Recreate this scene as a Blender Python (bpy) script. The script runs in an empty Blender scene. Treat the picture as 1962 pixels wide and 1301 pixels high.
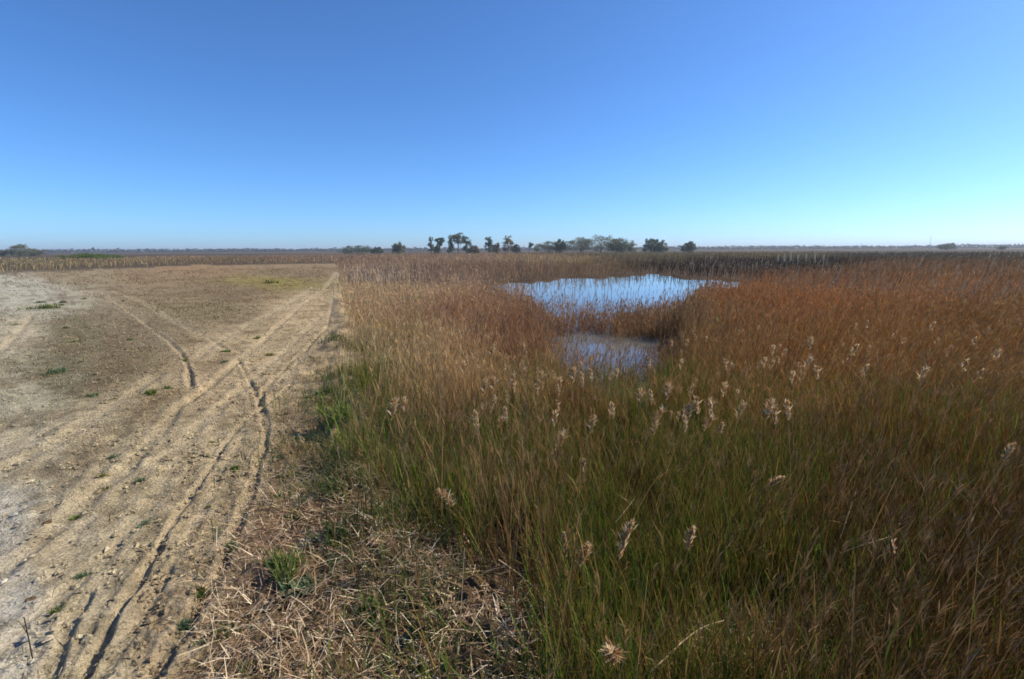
import bpy, math
import numpy as np

# ------------------------------------------------------------------ camera, sky, sun, exposure
SC = bpy.context.scene
COL = SC.collection
CAM_H = 3.0                      # eye height of the photographer on the bank
F = 981.0                        # focal length in photo pixels (18 mm on 36 mm, photo 1962 px wide)
CX, CY = 981.0, 650.5
PITCH = math.atan((650.5 - 478.0) / F)
ROLL = math.radians(0.30)
cp, sp = math.cos(PITCH), math.sin(PITCH)
cr, sr = math.cos(ROLL), math.sin(ROLL)
r0 = np.array([1.0, 0, 0]); up0 = np.array([0, sp, cp]); FWD = np.array([0, cp, -sp])
RIGHT = cr * r0 - sr * up0
UP = sr * r0 + cr * up0
from mathutils import Matrix, Vector
camd = bpy.data.cameras.new('camera'); cam = bpy.data.objects.new('camera', camd); COL.objects.link(cam)
camd.lens = 18.0; camd.sensor_width = 36.0; camd.clip_start = 0.05; camd.clip_end = 20000
M = Matrix.Identity(4)
for i in range(3):
    M[i][0] = RIGHT[i]; M[i][1] = UP[i]; M[i][2] = -FWD[i]
M[2][3] = CAM_H
cam.matrix_world = M
SC.camera = cam

SUN_AZ, SUN_EL = math.radians(74), math.radians(38)     # azimuth to the right of the view
world = bpy.data.worlds.new('World'); SC.world = world; world.use_nodes = True
wn = world.node_tree.nodes; wl = world.node_tree.links
bg = wn['Background']
sky = wn.new('ShaderNodeTexSky'); sky.sky_type = 'NISHITA'; sky.sun_disc = False
sky.sun_elevation = SUN_EL; sky.sun_rotation = SUN_AZ
sky.altitude = 0; sky.air_density = 0.7; sky.dust_density = 0.5; sky.ozone_density = 10.0
hsv = wn.new('ShaderNodeHueSaturation'); hsv.inputs['Saturation'].default_value = 1.02
wb = wn.new('ShaderNodeMix'); wb.data_type = 'RGBA'; wb.blend_type = 'MULTIPLY'; wb.inputs['Factor'].default_value = 1.0
wb.inputs['B'].default_value = (0.92, 1.06, 1.10, 1)       # cool white balance of the photograph, the whole sky alike
wl.new(sky.outputs[0], hsv.inputs['Color']); wl.new(hsv.outputs[0], wb.inputs['A']); wl.new(wb.outputs['Result'], bg.inputs[0])
bg.inputs[1].default_value = 0.15
sund = bpy.data.lights.new('sun', 'SUN'); sun = bpy.data.objects.new('sun', sund); COL.objects.link(sun)
sund.energy = 5.0; sund.angle = math.radians(0.5); sund.color = (1.0, 0.91, 0.76)
sv = Vector((math.sin(SUN_AZ) * math.cos(SUN_EL), math.cos(SUN_AZ) * math.cos(SUN_EL), math.sin(SUN_EL)))
sun.rotation_euler = (-sv).to_track_quat('-Z', 'Y').to_euler(); sun.location = (40, 0, 60)
SC.view_settings.view_transform = 'Standard'; SC.view_settings.look = 'None'
SC.view_settings.exposure = 0.22; SC.view_settings.gamma = 1.0
SC.view_settings.use_curve_mapping = False
SC.render.engine = 'CYCLES'
SC.cycles.filter_width = 1.7
SC.cycles.use_denoising = True
SC.cycles.max_bounces = 6; SC.cycles.transparent_max_bounces = 4

# ------------------------------------------------------------------ helpers
rng = np.random.default_rng(7)
U = lambda a, b, n: rng.uniform(a, b, n)

def pix(u, v, z=0.0):
    """photo pixel -> point where its ray meets the level z"""
    u = np.asarray(u, float); v = np.asarray(v, float)
    d = (RIGHT * ((u - CX) / F)[..., None] - UP * ((v - CY) / F)[..., None] + FWD)
    t = (np.asarray(z, float) - CAM_H) / np.minimum(d[..., 2], -1e-5)
    p = d * t[..., None]; p[..., 2] += CAM_H
    return p

def proj(P):
    q = P - np.array([0, 0, CAM_H])
    w = np.maximum(q @ FWD, 1e-3)
    return CX + F * (q @ RIGHT) / w, CY - F * (q @ UP) / w

def srgb(c):
    c = np.asarray(c, float) / 255.0
    return np.where(c <= 0.04045, c / 12.92, ((c + 0.055) / 1.055) ** 2.4)

def sstep(a, b, x):
    t = np.clip((x - a) / (b - a), 0, 1); return t * t * (3 - 2 * t)

def hash2(ix, iy, seed):
    h = (ix.astype(np.int64) * 374761393 + iy.astype(np.int64) * 668265263 + seed * 982451653) & 0xffffffff
    h = ((h ^ (h >> 13)) * 1274126177) & 0xffffffff
    return ((h ^ (h >> 16)) & 0xffff) / 65535.0

def vnoise(x, y, s, seed=0):
    x = x / s; y = y / s
    ix = np.floor(x); iy = np.floor(y); fx = x - ix; fy = y - iy
    fx = fx * fx * (3 - 2 * fx); fy = fy * fy * (3 - 2 * fy)
    a = hash2(ix, iy, seed); b = hash2(ix + 1, iy, seed); c = hash2(ix, iy + 1, seed); d = hash2(ix + 1, iy + 1, seed)
    return (a * (1 - fx) + b * fx) * (1 - fy) + (c * (1 - fx) + d * fx) * fy

def fbm(x, y, s, seed=0, n=3):
    r = 0; w = 0
    for k in range(n):
        r = r + vnoise(x, y, s / 2 ** k, seed + k) * 0.5 ** k; w += 0.5 ** k
    return r / w

def idw(u, v, anchors, p=2.6, aspect=2.2):
    """blend of values given at photo-pixel anchors on the ground"""
    u = np.asarray(u, float); v = np.asarray(v, float)
    A = np.array([a[:2] for a in anchors], float)
    V = np.array([np.atleast_1d(a[2]) for a in anchors], float)
    out = np.zeros(u.shape + (V.shape[1],)); W = np.zeros(u.shape)
    lv = lambda q: 260 * np.log(np.maximum(q - 468.0, 4.0))      # rows near the horizon count more
    for (au, av), val in zip(A, V):
        d2 = ((u - au)) ** 2 + (aspect * 0.7 * (lv(v) - lv(av))) ** 2 + 400.0
        w = d2 ** (-p / 1.3)
        out += w[..., None] * val; W += w
    return out / W[..., None]

def seg_dist(X, Y, poly, maxd=1e9):
    best = np.full(X.shape, 1e9)
    for (x0, y0), (x1, y1) in zip(poly[:-1], poly[1:]):
        dx, dy = x1 - x0, y1 - y0
        t = np.clip(((X - x0) * dx + (Y - y0) * dy) / (dx * dx + dy * dy + 1e-12), 0, 1)
        best = np.minimum(best, np.hypot(X - x0 - t * dx, Y - y0 - t * dy))
    return best

def inside(X, Y, poly):
    r = np.zeros(X.shape, bool); n = len(poly)
    for i in range(n):
        x0, y0 = poly[i]; x1, y1 = poly[(i + 1) % n]
        c = ((y0 > Y) != (y1 > Y)) & (X < (x1 - x0) * (Y - y0) / (y1 - y0 + 1e-12) + x0)
        r ^= c
    return r

def sdist(X, Y, poly):
    d = seg_dist(X, Y, list(poly) + [poly[0]])
    return np.where(inside(X, Y, poly), -d, d)

def mesh_from(name, verts, quads, cols=None, mat=None, smooth=False, tris=None):
    me = bpy.data.meshes.new(name)
    verts = np.ascontiguousarray(verts, np.float32); nv = len(verts)
    faces = np.ascontiguousarray(quads if quads is not None else np.zeros((0, 4)), np.int32)
    nt = 0 if tris is None else len(tris)
    nq = len(faces)
    me.vertices.add(nv); me.vertices.foreach_set('co', verts.ravel())
    loops = faces.ravel()
    if nt: loops = np.concatenate([loops, np.ascontiguousarray(tris, np.int32).ravel()])
    me.loops.add(len(loops)); me.loops.foreach_set('vertex_index', loops.astype(np.int32))
    me.polygons.add(nq + nt)
    st = np.concatenate([np.arange(nq) * 4, nq * 4 + np.arange(nt) * 3]).astype(np.int32)
    me.polygons.foreach_set('loop_start', st)
    me.polygons.foreach_set('use_smooth', np.full(nq + nt, smooth, bool))
    if cols is not None:
        at = me.color_attributes.new('Col', 'FLOAT_COLOR', 'POINT')
        c4 = np.ones((nv, 4), np.float32); c4[:, :3] = cols
        at.data.foreach_set('color', c4.ravel())
    me.update(calc_edges=True)
    if mat: me.materials.append(mat)
    return me

def obj(name, me, parent=None, loc=None):
    o = bpy.data.objects.new(name, me); COL.objects.link(o)
    if parent is not None: o.parent = parent
    if loc is not None: o.location = loc
    return o

def tag(o, label, cat, group=None, kind=None):
    o['label'] = label; o['category'] = cat
    if group: o['group'] = group
    if kind: o['kind'] = kind
    return o

class Bag:
    """collects ribbons into one mesh"""
    def __init__(s): s.v = []; s.q = []; s.c = []; s.n = 0
    def add(s, v, q, c):
        s.v.append(v.reshape(-1, 3)); s.q.append(q.reshape(-1, 4) + s.n); s.c.append(c.reshape(-1, 3)); s.n += len(s.v[-1])
    def mesh(s, name, mat, smooth=False):
        return mesh_from(name, np.concatenate(s.v), np.concatenate(s.q), np.concatenate(s.c), mat, smooth)
    def tris(s): return 2 * sum(len(q) for q in s.q)

def curve_at(base, phi, lean, droop, L, t):
    h = L * (np.sin(lean) * t + 0.45 * droop * t * t)
    z = L * (np.cos(lean) * t - 0.38 * droop * np.abs(t) ** 2.4)
    return base + np.stack([h * np.cos(phi), h * np.sin(phi), z], -1)

def ribbons(bag, base, phi, lean, droop, L, W, segs, col, col2=None, psi=None, prof='leaf'):
    """N thin blades; psi = azimuth of the blade's width"""
    N = len(base)
    if N == 0: return
    if psi is None: psi = phi + math.pi / 2
    side = np.stack([np.cos(psi), np.sin(psi), np.zeros(N)], -1)
    vs = np.zeros((N, segs + 1, 2, 3)); cs = np.zeros((N, segs + 1, 2, 3))
    for i in range(segs + 1):
        t = i / segs
        p = curve_at(base, phi, lean, droop, L, t)
        if prof == 'leaf': w = (0.55 + 0.45 * math.sin(math.pi * min(1, 0.1 + t * 0.9))) * (1 - t ** 3) + 0.04
        elif prof == 'stem': w = 1 - 0.55 * t
        elif prof == 'plume': w = math.sin(math.pi * (0.12 + 0.84 * t)) + 0.05
        else: w = 1.0
        hw = side * (W * 0.5 * w)[:, None]
        vs[:, i, 0] = p - hw; vs[:, i, 1] = p + hw
        c = col if col2 is None else col * (1 - t) + col2 * t
        cs[:, i, 0] = c; cs[:, i, 1] = c
    k = (np.arange(N) * (segs + 1) * 2)[:, None]
    i = np.arange(segs)[None, :] * 2
    a = k + i
    bag.add(vs, np.stack([a, a + 1, a + 3, a + 2], -1), cs)

# ------------------------------------------------------------------ materials
def mat_base(name):
    m = bpy.data.materials.new(name); m.use_nodes = True
    n = m.node_tree.nodes; l = m.node_tree.links
    return m, n, l, n['Principled BSDF'], n['Material Output']

def plant_mat(name, trans=0.35, rough=0.7, spec=0.12):
    m, n, l, b, o = mat_base(name)
    a = n.new('ShaderNodeAttribute'); a.attribute_name = 'Col'
    ns = n.new('ShaderNodeTexNoise'); ns.inputs['Scale'].default_value = 9.0; ns.inputs['Detail'].default_value = 3
    tc = n.new('ShaderNodeTexCoord'); l.new(tc.outputs['Object'], ns.inputs['Vector'])
    mr = n.new('ShaderNodeMapRange'); mr.inputs[1].default_value = 0.3; mr.inputs[2].default_value = 0.7
    mr.inputs[3].default_value = 0.72; mr.inputs[4].default_value = 1.2
    l.new(ns.outputs['Fac'], mr.inputs[0])
    mx = n.new('ShaderNodeVectorMath'); mx.operation = 'SCALE'
    l.new(a.outputs['Color'], mx.inputs[0]); l.new(mr.outputs[0], mx.inputs['Scale'])
    l.new(mx.outputs[0], b.inputs['Base Color'])
    b.inputs['Roughness'].default_value = rough; b.inputs['Specular IOR Level'].default_value = spec
    t = n.new('ShaderNodeBsdfTranslucent'); l.new(mx.outputs[0], t.inputs['Color'])
    s = n.new('ShaderNodeMixShader'); s.inputs[0].default_value = trans
    l.new(b.outputs[0], s.inputs[1]); l.new(t.outputs[0], s.inputs[2]); l.new(s.outputs[0], o.inputs['Surface'])
    return m

M_REED = plant_mat('dry_reed', 0.30)
M_GREEN = plant_mat('green_blade', 0.35, 0.6, 0.2)
M_PLUME = plant_mat('seed_plume', 0.55, 0.9, 0.05)
M_LITTER = plant_mat('dead_litter', 0.10, 0.85, 0.1)
M_TREE = plant_mat('tree_foliage', 0.38, 0.8, 0.1)

def ground_mat():
    m, n, l, b, o = mat_base('soil')
    a = n.new('ShaderNodeAttribute'); a.attribute_name = 'Col'
    tc = n.new('ShaderNodeTexCoord')
    def noise(s, d, r=0.6):
        x = n.new('ShaderNodeTexNoise'); x.inputs['Scale'].default_value = s; x.inputs['Detail'].default_value = d
        x.inputs['Roughness'].default_value = r; l.new(tc.outputs['Object'], x.inputs['Vector']); return x
    n1 = noise(4.5, 8, 0.7); n2 = noise(38.0, 6, 0.7); n3 = noise(0.6, 4)
    def mr(src, lo, hi, a0=0.3, a1=0.7):
        x = n.new('ShaderNodeMapRange'); x.inputs[1].default_value = a0; x.inputs[2].default_value = a1
        x.inputs[3].default_value = lo; x.inputs[4].default_value = hi; l.new(src, x.inputs[0]); return x.outputs[0]
    mul = n.new('ShaderNodeMath'); mul.operation = 'MULTIPLY'
    l.new(mr(n1.outputs['Fac'], 0.58, 1.25), mul.inputs[0]); l.new(mr(n2.outputs['Fac'], 0.74, 1.2), mul.inputs[1])
    mul2 = n.new('ShaderNodeMath'); mul2.operation = 'MULTIPLY'
    l.new(mul.outputs[0], mul2.inputs[0]); l.new(mr(n3.outputs['Fac'], 0.85, 1.12), mul2.inputs[1])
    sc = n.new('ShaderNodeVectorMath'); sc.operation = 'SCALE'
    l.new(a.outputs['Color'], sc.inputs[0]); l.new(mul2.outputs[0], sc.inputs['Scale'])
    # old grey-brown crumbs scattered in the sand
    vo = n.new('ShaderNodeTexVoronoi'); vo.inputs['Scale'].default_value = 30; l.new(tc.outputs['Object'], vo.inputs['Vector'])
    mix = n.new('ShaderNodeMix'); mix.data_type = 'RGBA'; mix.blend_type = 'MULTIPLY'
    l.new(mr(vo.outputs['Color'], 0.0, 0.55, 0.55, 0.95), mix.inputs['Factor'])
    l.new(sc.outputs[0], mix.inputs['A']); mix.inputs['B'].default_value = (0.55, 0.5, 0.42, 1)
    l.new(mix.outputs['Result'], b.inputs['Base Color'])
    b.inputs['Roughness'].default_value = 0.95; b.inputs['Specular IOR Level'].default_value = 0.1
    b0 = n.new('ShaderNodeBump'); b0.inputs['Strength'].default_value = 1.0; b0.inputs['Distance'].default_value = 0.16
    l.new(n1.outputs['Fac'], b0.inputs['Height'])
    bp = n.new('ShaderNodeBump'); bp.inputs['Strength'].default_value = 0.9; bp.inputs['Distance'].default_value = 0.03
    l.new(b0.outputs[0], bp.inputs['Normal'])
    ad = n.new('ShaderNodeMath'); ad.operation = 'ADD'
    l.new(n2.outputs['Fac'], ad.inputs[0]); l.new(vo.outputs['Distance'], ad.inputs[1])
    l.new(ad.outputs[0], bp.inputs['Height']); l.new(bp.outputs[0], b.inputs['Normal'])
    return m
M_SOIL = ground_mat()

def water_mat():
    m, n, l, b, o = mat_base('pond_water')
    b.inputs['Base Color'].default_value = (0.14, 0.135, 0.12, 1)
    b.inputs['Roughness'].default_value = 0.03; b.inputs['IOR'].default_value = 1.333
    tc = n.new('ShaderNodeTexCoord'); mp = n.new('ShaderNodeMapping'); mp.inputs['Scale'].default_value = (1.0, 2.6, 1)
    l.new(tc.outputs['Object'], mp.inputs[0])
    x = n.new('ShaderNodeTexNoise'); x.inputs['Scale'].default_value = 2.2; x.inputs['Detail'].default_value = 4
    l.new(mp.outputs[0], x.inputs['Vector'])
    bp = n.new('ShaderNodeBump'); bp.inputs['Strength'].default_value = 0.10; bp.inputs['Distance'].default_value = 0.02
    l.new(x.outputs['Fac'], bp.inputs['Height']); l.new(bp.outputs[0], b.inputs['Normal'])
    return m
M_WATER = water_mat()

def wood_mat(name, c0, c1, scale=14):
    m, n, l, b, o = mat_base(name)
    tc = n.new('ShaderNodeTexCoord'); mp = n.new('ShaderNodeMapping'); mp.inputs['Scale'].default_value = (1, 1, 0.15)
    l.new(tc.outputs['Object'], mp.inputs[0])
    x = n.new('ShaderNodeTexNoise'); x.inputs['Scale'].default_value = scale; x.inputs['Detail'].default_value = 5
    l.new(mp.outputs[0], x.inputs['Vector'])
    r = n.new('ShaderNodeValToRGB'); r.color_ramp.elements[0].color = (*c0, 1); r.color_ramp.elements[1].color = (*c1, 1)
    r.color_ramp.elements[0].position = 0.35; r.color_ramp.elements[1].position = 0.7
    l.new(x.outputs['Fac'], r.inputs[0]); l.new(r.outputs[0], b.inputs['Base Color'])
    b.inputs['Roughness'].default_value = 0.85
    return m
M_BARK = wood_mat('bark', (0.05, 0.04, 0.03), (0.13, 0.10, 0.08), 3)
M_STAKE = wood_mat('sunlit_stake', (0.58, 0.48, 0.26), (0.74, 0.64, 0.38))  # the yellow of sunlight is put into the wood colour
M_METAL = wood_mat('mast_grey', (0.30, 0.31, 0.33), (0.38, 0.39, 0.41))

# ------------------------------------------------------------------ layout on the ground (metres)
Z_MARSH, Z_WATER = -0.22, -0.36
def edge_s(X, Y):                      # > 0 on the reed side of the field's edge
    wob = 1.1 * (fbm(X, Y, 1.9, 91) - 0.5)
    e = 0.45 - 0.345 * Y
    e = e + 0.45 * sstep(6.0, 3.0, Y)
    return (X - e) + wob
P2 = lambda pts, z=0.0: [tuple(pix(np.array(a), np.array(b), z)[:2]) for a, b in pts]
FAR_LINE = P2([(-900, 545), (-300, 535), (0, 526), (120, 515), (260, 509), (640, 505), (700, 505)])
flx = np.array([p[0] for p in FAR_LINE]); fly = np.array([p[1] for p in FAR_LINE])
def in_field(X, Y):
    far = np.interp(X, flx, fly)
    return (edge_s(X, Y) < 0) & (Y < far)
POND = P2([(935, 546), (1000, 541), (1090, 535), (1180, 530), (1250, 526), (1305, 529), (1345, 536), (1440, 540),
           (1450, 551), (1365, 560), (1335, 590), (1310, 640), (1285, 700), (1270, 800), (1200, 850), (1110, 830),
           (1060, 760), (1035, 690), (1015, 640), (985, 590), (940, 560)], Z_WATER)
STRIP = P2([(1040, 632), (1160, 624), (1230, 612), (1345, 600), (1350, 668), (1230, 668), (1120, 658), (1040, 650)], Z_WATER)
def pond_sd(X, Y):
    k = np.clip(np.hypot(X, Y) / 22.0, 0.45, 2.2)
    return sdist(X, Y, POND) + 2.6 * k * (fbm(X, Y, 4.5, 201, 4) - 0.5)
RUTS = [  # photo pixels, half width, depth
 ([(648, 520), (641, 560), (628, 625), (592, 663), (541, 711), (505, 748), (499, 775), (510, 819), (507, 860), (494, 900), (468, 979), (437, 1046), (425, 1100), (403, 1131), (359, 1196), (315, 1257), (270, 1340)], .060, .11),
 ([(456, 690), (473, 721), (489, 751), (499, 775)], .06, .09),
 ([(646, 520), (625, 552), (575, 586), (490, 667), (440, 707), (389, 751), (338, 785), (287, 853), (240, 900), (183, 945), (112, 1016), (34, 1080), (-40, 1140)], .13, .11),
 ([(560, 735), (520, 768), (467, 809), (427, 860), (400, 907), (346, 982), (305, 1050), (288, 1080), (254, 1138), (217, 1192), (170, 1277), (140, 1340)], .05, .10),
 ([(-60, 560), (0, 560), (64, 560), (145, 557), (203, 564), (237, 589), (287, 626), (331, 660), (352, 684), (362, 711), (365, 741)], .075, .12),
 ([(215, 558), (270, 577), (304, 599), (355, 626), (389, 643), (433, 670)], .07, .10),
 ([(600, 550), (540, 590), (480, 620), (406, 663), (375, 690)], .14, .08),
 ([(304, 718), (237, 768), (189, 795), (100, 856), (0, 905), (-60, 930)], .16, .08),
 ([(64, 600), (34, 640), (0, 672), (-40, 700)], .14, .09),
 ([(160, 1150), (135, 1195), (115, 1243), (95, 1290), (80, 1340)], .06, .08),
 ([(330, 900), (288, 968), (215, 1060), (146, 1118), (60, 1200), (0, 1262)], .10, .06),
 ([(470, 830), (400, 960), (330, 1090), (260, 1200), (190, 1301)], .05, .04),
 ([(620, 600), (560, 660), (470, 740), (400, 800), (330, 870)], .12, .06),
 ([(610, 640), (560, 710), (500, 760)], .09, .05),
]
RUT_W = [(P2(p), w, d) for p, w, d in RUTS]

GROUND_COL = [  # albedo seen as sRGB on the field
 (20, 545, (186, 180, 160)), (60, 585, (190, 184, 160)), (20, 640, (196, 184, 154)), (30, 760, (190, 180, 150)),
 (30, 900, (194, 180, 148)), (150, 640, (134, 124, 94)), (120, 720, (140, 132, 104)), (230, 700, (138, 122, 92)), (260, 640, (142, 126, 98)),
 (300, 570, (150, 132, 102)), (400, 590, (146, 130, 98)), (440, 560, (140, 120, 92)), (520, 540, (150, 136, 80)), (560, 525, (142, 122, 94)),
 (300, 528, (150, 126, 96)), (150, 530, (156, 140, 110)), (380, 518, (150, 124, 92)), (600, 590, (196, 172, 132)), (470, 690, (196, 172, 132)), (400, 720, (188, 164, 126)),
 (300, 770, (170, 150, 114)), (200, 830, (190, 172, 136)), (400, 850, (196, 176, 138)), (560, 720, (186, 164, 128)), (600, 800, (172, 150, 116)),
 (250, 950, (200, 182, 144)), (100, 1050, (202, 184, 148)), (350, 1020, (196, 176, 138)), (450, 920, (188, 168, 132)), (560, 900, (160, 136, 104)),
 (20, 990, (206, 198, 178)), (30, 1180, (208, 200, 180)), (150, 1250, (196, 180, 146)), (350, 1200, (180, 158, 124)), (520, 1050, (150, 122, 96)),
 (600, 1180, (122, 98, 76)), (450, 1280, (136, 114, 88)), (700, 1100, (124, 100, 78)), (850, 1250, (112, 92, 70)), (700, 950, (112, 92, 68)), (560, 1000, (132, 108, 82)),
]
def ground_albedo(X, Y):
    P = np.stack([X, Y, np.zeros_like(X)], -1)
    u, v = proj(P); v = np.clip(v, 480, 1500); u = np.clip(u, -500, 1300)
    a = [(x, y, srgb(c) * np.array([1.27, 1.26, 1.25])) for x, y, c in GROUND_COL]
    return idw(u, v, a)

# ------------------------------------------------------------------ ground sheet
def ground_z(X, Y, cell, near=True):
    s = edge_s(X, Y)
    z = 0.10 * (fbm(X, Y, 9.0, 3) - 0.5) + 0.05 * (fbm(X, Y, 2.2, 5) - 0.5)
    marsh = sstep(-0.2, 1.6, s)
    R = np.hypot(X, Y)
    z = z * (1 - 0.6 * marsh) + Z_MARSH * marsh * sstep(400, 200, R)
    z = z + 0.10 * np.exp(-((s + 0.25) / 0.35) ** 2) * sstep(60, 30, R)       # little bank along the edge
    fade = lambda k: np.clip(1.6 - cell / k, 0, 1)
    ridged = 1 - np.abs(2 * fbm(X, Y, 0.34, 23, 2) - 1)
    clod = (fbm(X, Y, 0.17, 11, 2) - 0.5) * 0.12 * fade(0.12) + (fbm(X, Y, 0.55, 13, 2) - 0.5) * 0.10 * fade(0.45) + (vnoise(X, Y, 0.055, 17) - 0.5) * 0.042 * fade(0.05)
    clod = clod + 0.04 * (ridged - 0.7) * fade(0.2)
    rough = 0.55 + 0.9 * sstep(0.35, 0.7, fbm(X, Y, 1.4, 31))
    rough = rough * (1 + 0.15 * sstep(-1.7, -0.3, s) * sstep(11, 8, Y)) * (0.6 + 0.9 * sstep(-2.2, -0.3, s) * (1 - 0.5 * marsh))
    lane = np.zeros_like(X)
    for poly, w, dep in RUT_W:
        d = seg_dist(X, Y, poly)
        wv = w * (0.65 + 0.4 * vnoise(X, Y, 0.8, 77)); d = d + 0.05 * (vnoise(X, Y, 0.25, 79) - 0.5)
        dv = 0.46 * dep * (0.35 + 1.0 * vnoise(X, Y, 1.1, 78))
        z = z - dv * np.exp(-(d / wv) ** 4)
        z = z + 0.35 * dv * np.exp(-((d - 1.75 * wv) / (0.6 * wv)) ** 2)
        lane = np.maximum(lane, np.exp(-(d / (w * 2.6)) ** 2))
    z = z + clod * rough * (1 - 0.55 * lane)
    # tyre tread direction: fine ridges running with the tracks
    tw = X + 0.62 * Y
    z = z + 0.007 * np.sin(tw * 2 * math.pi / 0.42 + 5 * fbm(X, Y, 3.0, 51)) * fade(0.1) * (1 - marsh)
    sd = pond_sd(X, Y)
    z = np.where(sd < 1.2, z * sstep(-0.4, 1.0, sd) + (1 - sstep(-1.2, 0.4, sd)) * -0.75 + 0.0, z)
    return z, s, lane, marsh, sd

az = np.radians(np.concatenate([np.linspace(-54, 4, 350), np.linspace(4.4, 54, 110), np.linspace(58, 302, 50)]))
p_rows = np.concatenate([np.linspace(1150, 24, 440), 24 * (0.6 / 24) ** np.linspace(0.02, 1, 42)])
rad = np.concatenate([[0.35, 1.0, 1.8], CAM_H * F / p_rows])
nA, nR = len(az), len(rad)
RR, AA = np.meshgrid(rad, az, indexing='ij')
GX, GY = RR * np.sin(AA), RR * np.cos(AA)
cell = np.gradient(rad)[:, None] * 0.6 + RR * 0.0015
GZ, gs, glane, gm, gsd = ground_z(GX, GY, cell)
gc = ground_albedo(GX, GY)
mudc = srgb((92, 74, 54)) * (0.7 + 0.6 * fbm(GX, GY, 1.5, 40)[..., None])
R_ = np.hypot(GX, GY)
infield = (1 - gm) * (R_ < 130)
farc = srgb((92, 80, 62)) * (0.6 + 0.8 * fbm(GX, GY * 0.35, 60.0, 44)[..., None])
lanec = srgb((210, 190, 154)) * 1.16
gc = gc * (1 - 0.45 * glane[..., None]) + lanec * 0.45 * glane[..., None]
patch = sstep(0.52, 0.68, fbm(GX, GY, 0.9, 61))[..., None] * 0.5 * (1 - glane[..., None])
gc = gc * (1 - patch) + srgb((132, 110, 80)) * patch
clod_shade = sstep(0.60, 0.72, fbm(GX, GY, 0.28, 63))[..., None] * 0.45 * (1 - 0.7 * glane[..., None])  # dark spots in the soil colour stand in for clod shadows
gc = gc * (1 - clod_shade) + srgb((112, 96, 68)) * clod_shade
farfield = in_field(GX, GY) | (R_ < 3)
gcol = np.where(farfield[..., None], gc, gc * (1 - gm[..., None]) + mudc * gm[..., None])
fw = sstep(80, 130, R_)[..., None] * (~farfield)[..., None]
gcol = gcol * (1 - fw) + farc * fw
verts = np.concatenate([np.stack([GX, GY, GZ], -1).reshape(-1, 3), [[0, 0, 0]]])
cols = np.concatenate([gcol.reshape(-1, 3), [gcol[0, 0]]])
ii, jj = np.meshgrid(np.arange(nR - 1), np.arange(nA), indexing='ij'); j2 = (jj + 1) % nA
quads = np.stack([ii * nA + jj, ii * nA + j2, (ii + 1) * nA + j2, (ii + 1) * nA + jj], -1).reshape(-1, 4)[:, ::-1]
cen = len(verts) - 1
tris = np.stack([np.full(nA, cen), (np.arange(nA) + 1) % nA, np.arange(nA)], -1)
g = obj('ground', mesh_from('ground', verts, quads, cols, M_SOIL, True, tris)); g['kind'] = 'structure'
g['label'] = 'dry rutted sandy field and marsh ground'

# water of the pond: one level sheet, the ground rises through it at the banks
bx = np.array([p[0] for p in POND]); by = np.array([p[1] for p in POND])
wp = []
hull = [(x + 0.0, y) for x, y in POND]
cxp, cyp = bx.mean(), by.mean()
n_w = len(POND)
wv = [(cxp, cyp, Z_WATER)]
for x, y in POND:
    dx, dy = x - cxp, y - cyp; dl = math.hypot(dx, dy)
    wv.append((x + dx / dl * 1.6, y + dy / dl * 1.6, Z_WATER))
wt = [(0, 1 + i, 1 + (i + 1) % n_w) for i in range(n_w)]
import bmesh
bm = bmesh.new()
bv = [bm.verts.new(p) for p in wv[1:]]
bm.faces.new(bv); bmesh.ops.triangulate(bm, faces=bm.faces[:])
bmesh.ops.recalc_face_normals(bm, faces=bm.faces[:])
if sum(f.normal.z for f in bm.faces) < 0: bmesh.ops.reverse_faces(bm, faces=bm.faces[:])
me = bpy.data.meshes.new('pond_water'); bm.to_mesh(me); bm.free(); me.materials.append(M_WATER)
w = obj('pond_water', me); w['kind'] = 'structure'; w['label'] = 'shallow pond water reflecting the sky'

# height lookup of the ground for planting (same function, medium cell)
def plant_z(X, Y):
    return ground_z(X, Y, np.full(X.shape, 0.2))[0]

# ------------------------------------------------------------------ reeds: colour, height and density by place
REED_COL = [
 (690, 545, (158, 132, 106)), (760, 590, (160, 132, 98)), (850, 560, (144, 116, 90)), (900, 640, (134, 102, 74)), (1000, 680, (110, 76, 54)),
 (790, 720, (150, 124, 86)), (900, 800, (150, 118, 78)), (1100, 520, (112, 86, 66)), (950, 518, (122, 96, 72)), (900, 500, (144, 114, 86)), (1050, 500, (140, 112, 84)), (1150, 640, (110, 78, 60)), (1250, 640, (104, 74, 60)),
 (1300, 512, (34, 24, 24)), (1340, 522, (32, 22, 22)), (1380, 506, (32, 22, 22)), (1420, 516, (30, 21, 21)), (1480, 508, (32, 22, 22)), (1540, 508, (36, 26, 25)), (1250, 500, (92, 74, 62)), (1400, 600, (124, 78, 54)), (1560, 590, (134, 82, 54)),
 (1550, 550, (122, 76, 56)), (1800, 560, (128, 80, 54)), (1700, 520, (110, 72, 54)), (1900, 700, (116, 76, 48)), (1600, 740, (118, 76, 46)), (1330, 780, (112, 74, 48)), (1150, 850, (110, 80, 52)), (930, 850, (118, 94, 62)),
 (1480, 492, (100, 80, 64)), (1700, 488, (60, 54, 54)), (1900, 486, (72, 58, 52)), (1500, 482, (64, 60, 58)), (1850, 480, (58, 56, 58)), (1200, 488, (100, 86, 68)), (1800, 900, (100, 66, 38)), (1850, 1100, (92, 60, 34)), (1600, 1150, (88, 60, 42)),
 (1250, 1050, (108, 84, 48)), (200, 502, (132, 112, 78)), (60, 510, (128, 112, 80)), (450, 498, (120, 98, 70)), (600, 495, (136, 108, 82)), (350, 490, (140, 116, 84)), (100, 488, (104, 108, 70)),
]
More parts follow.
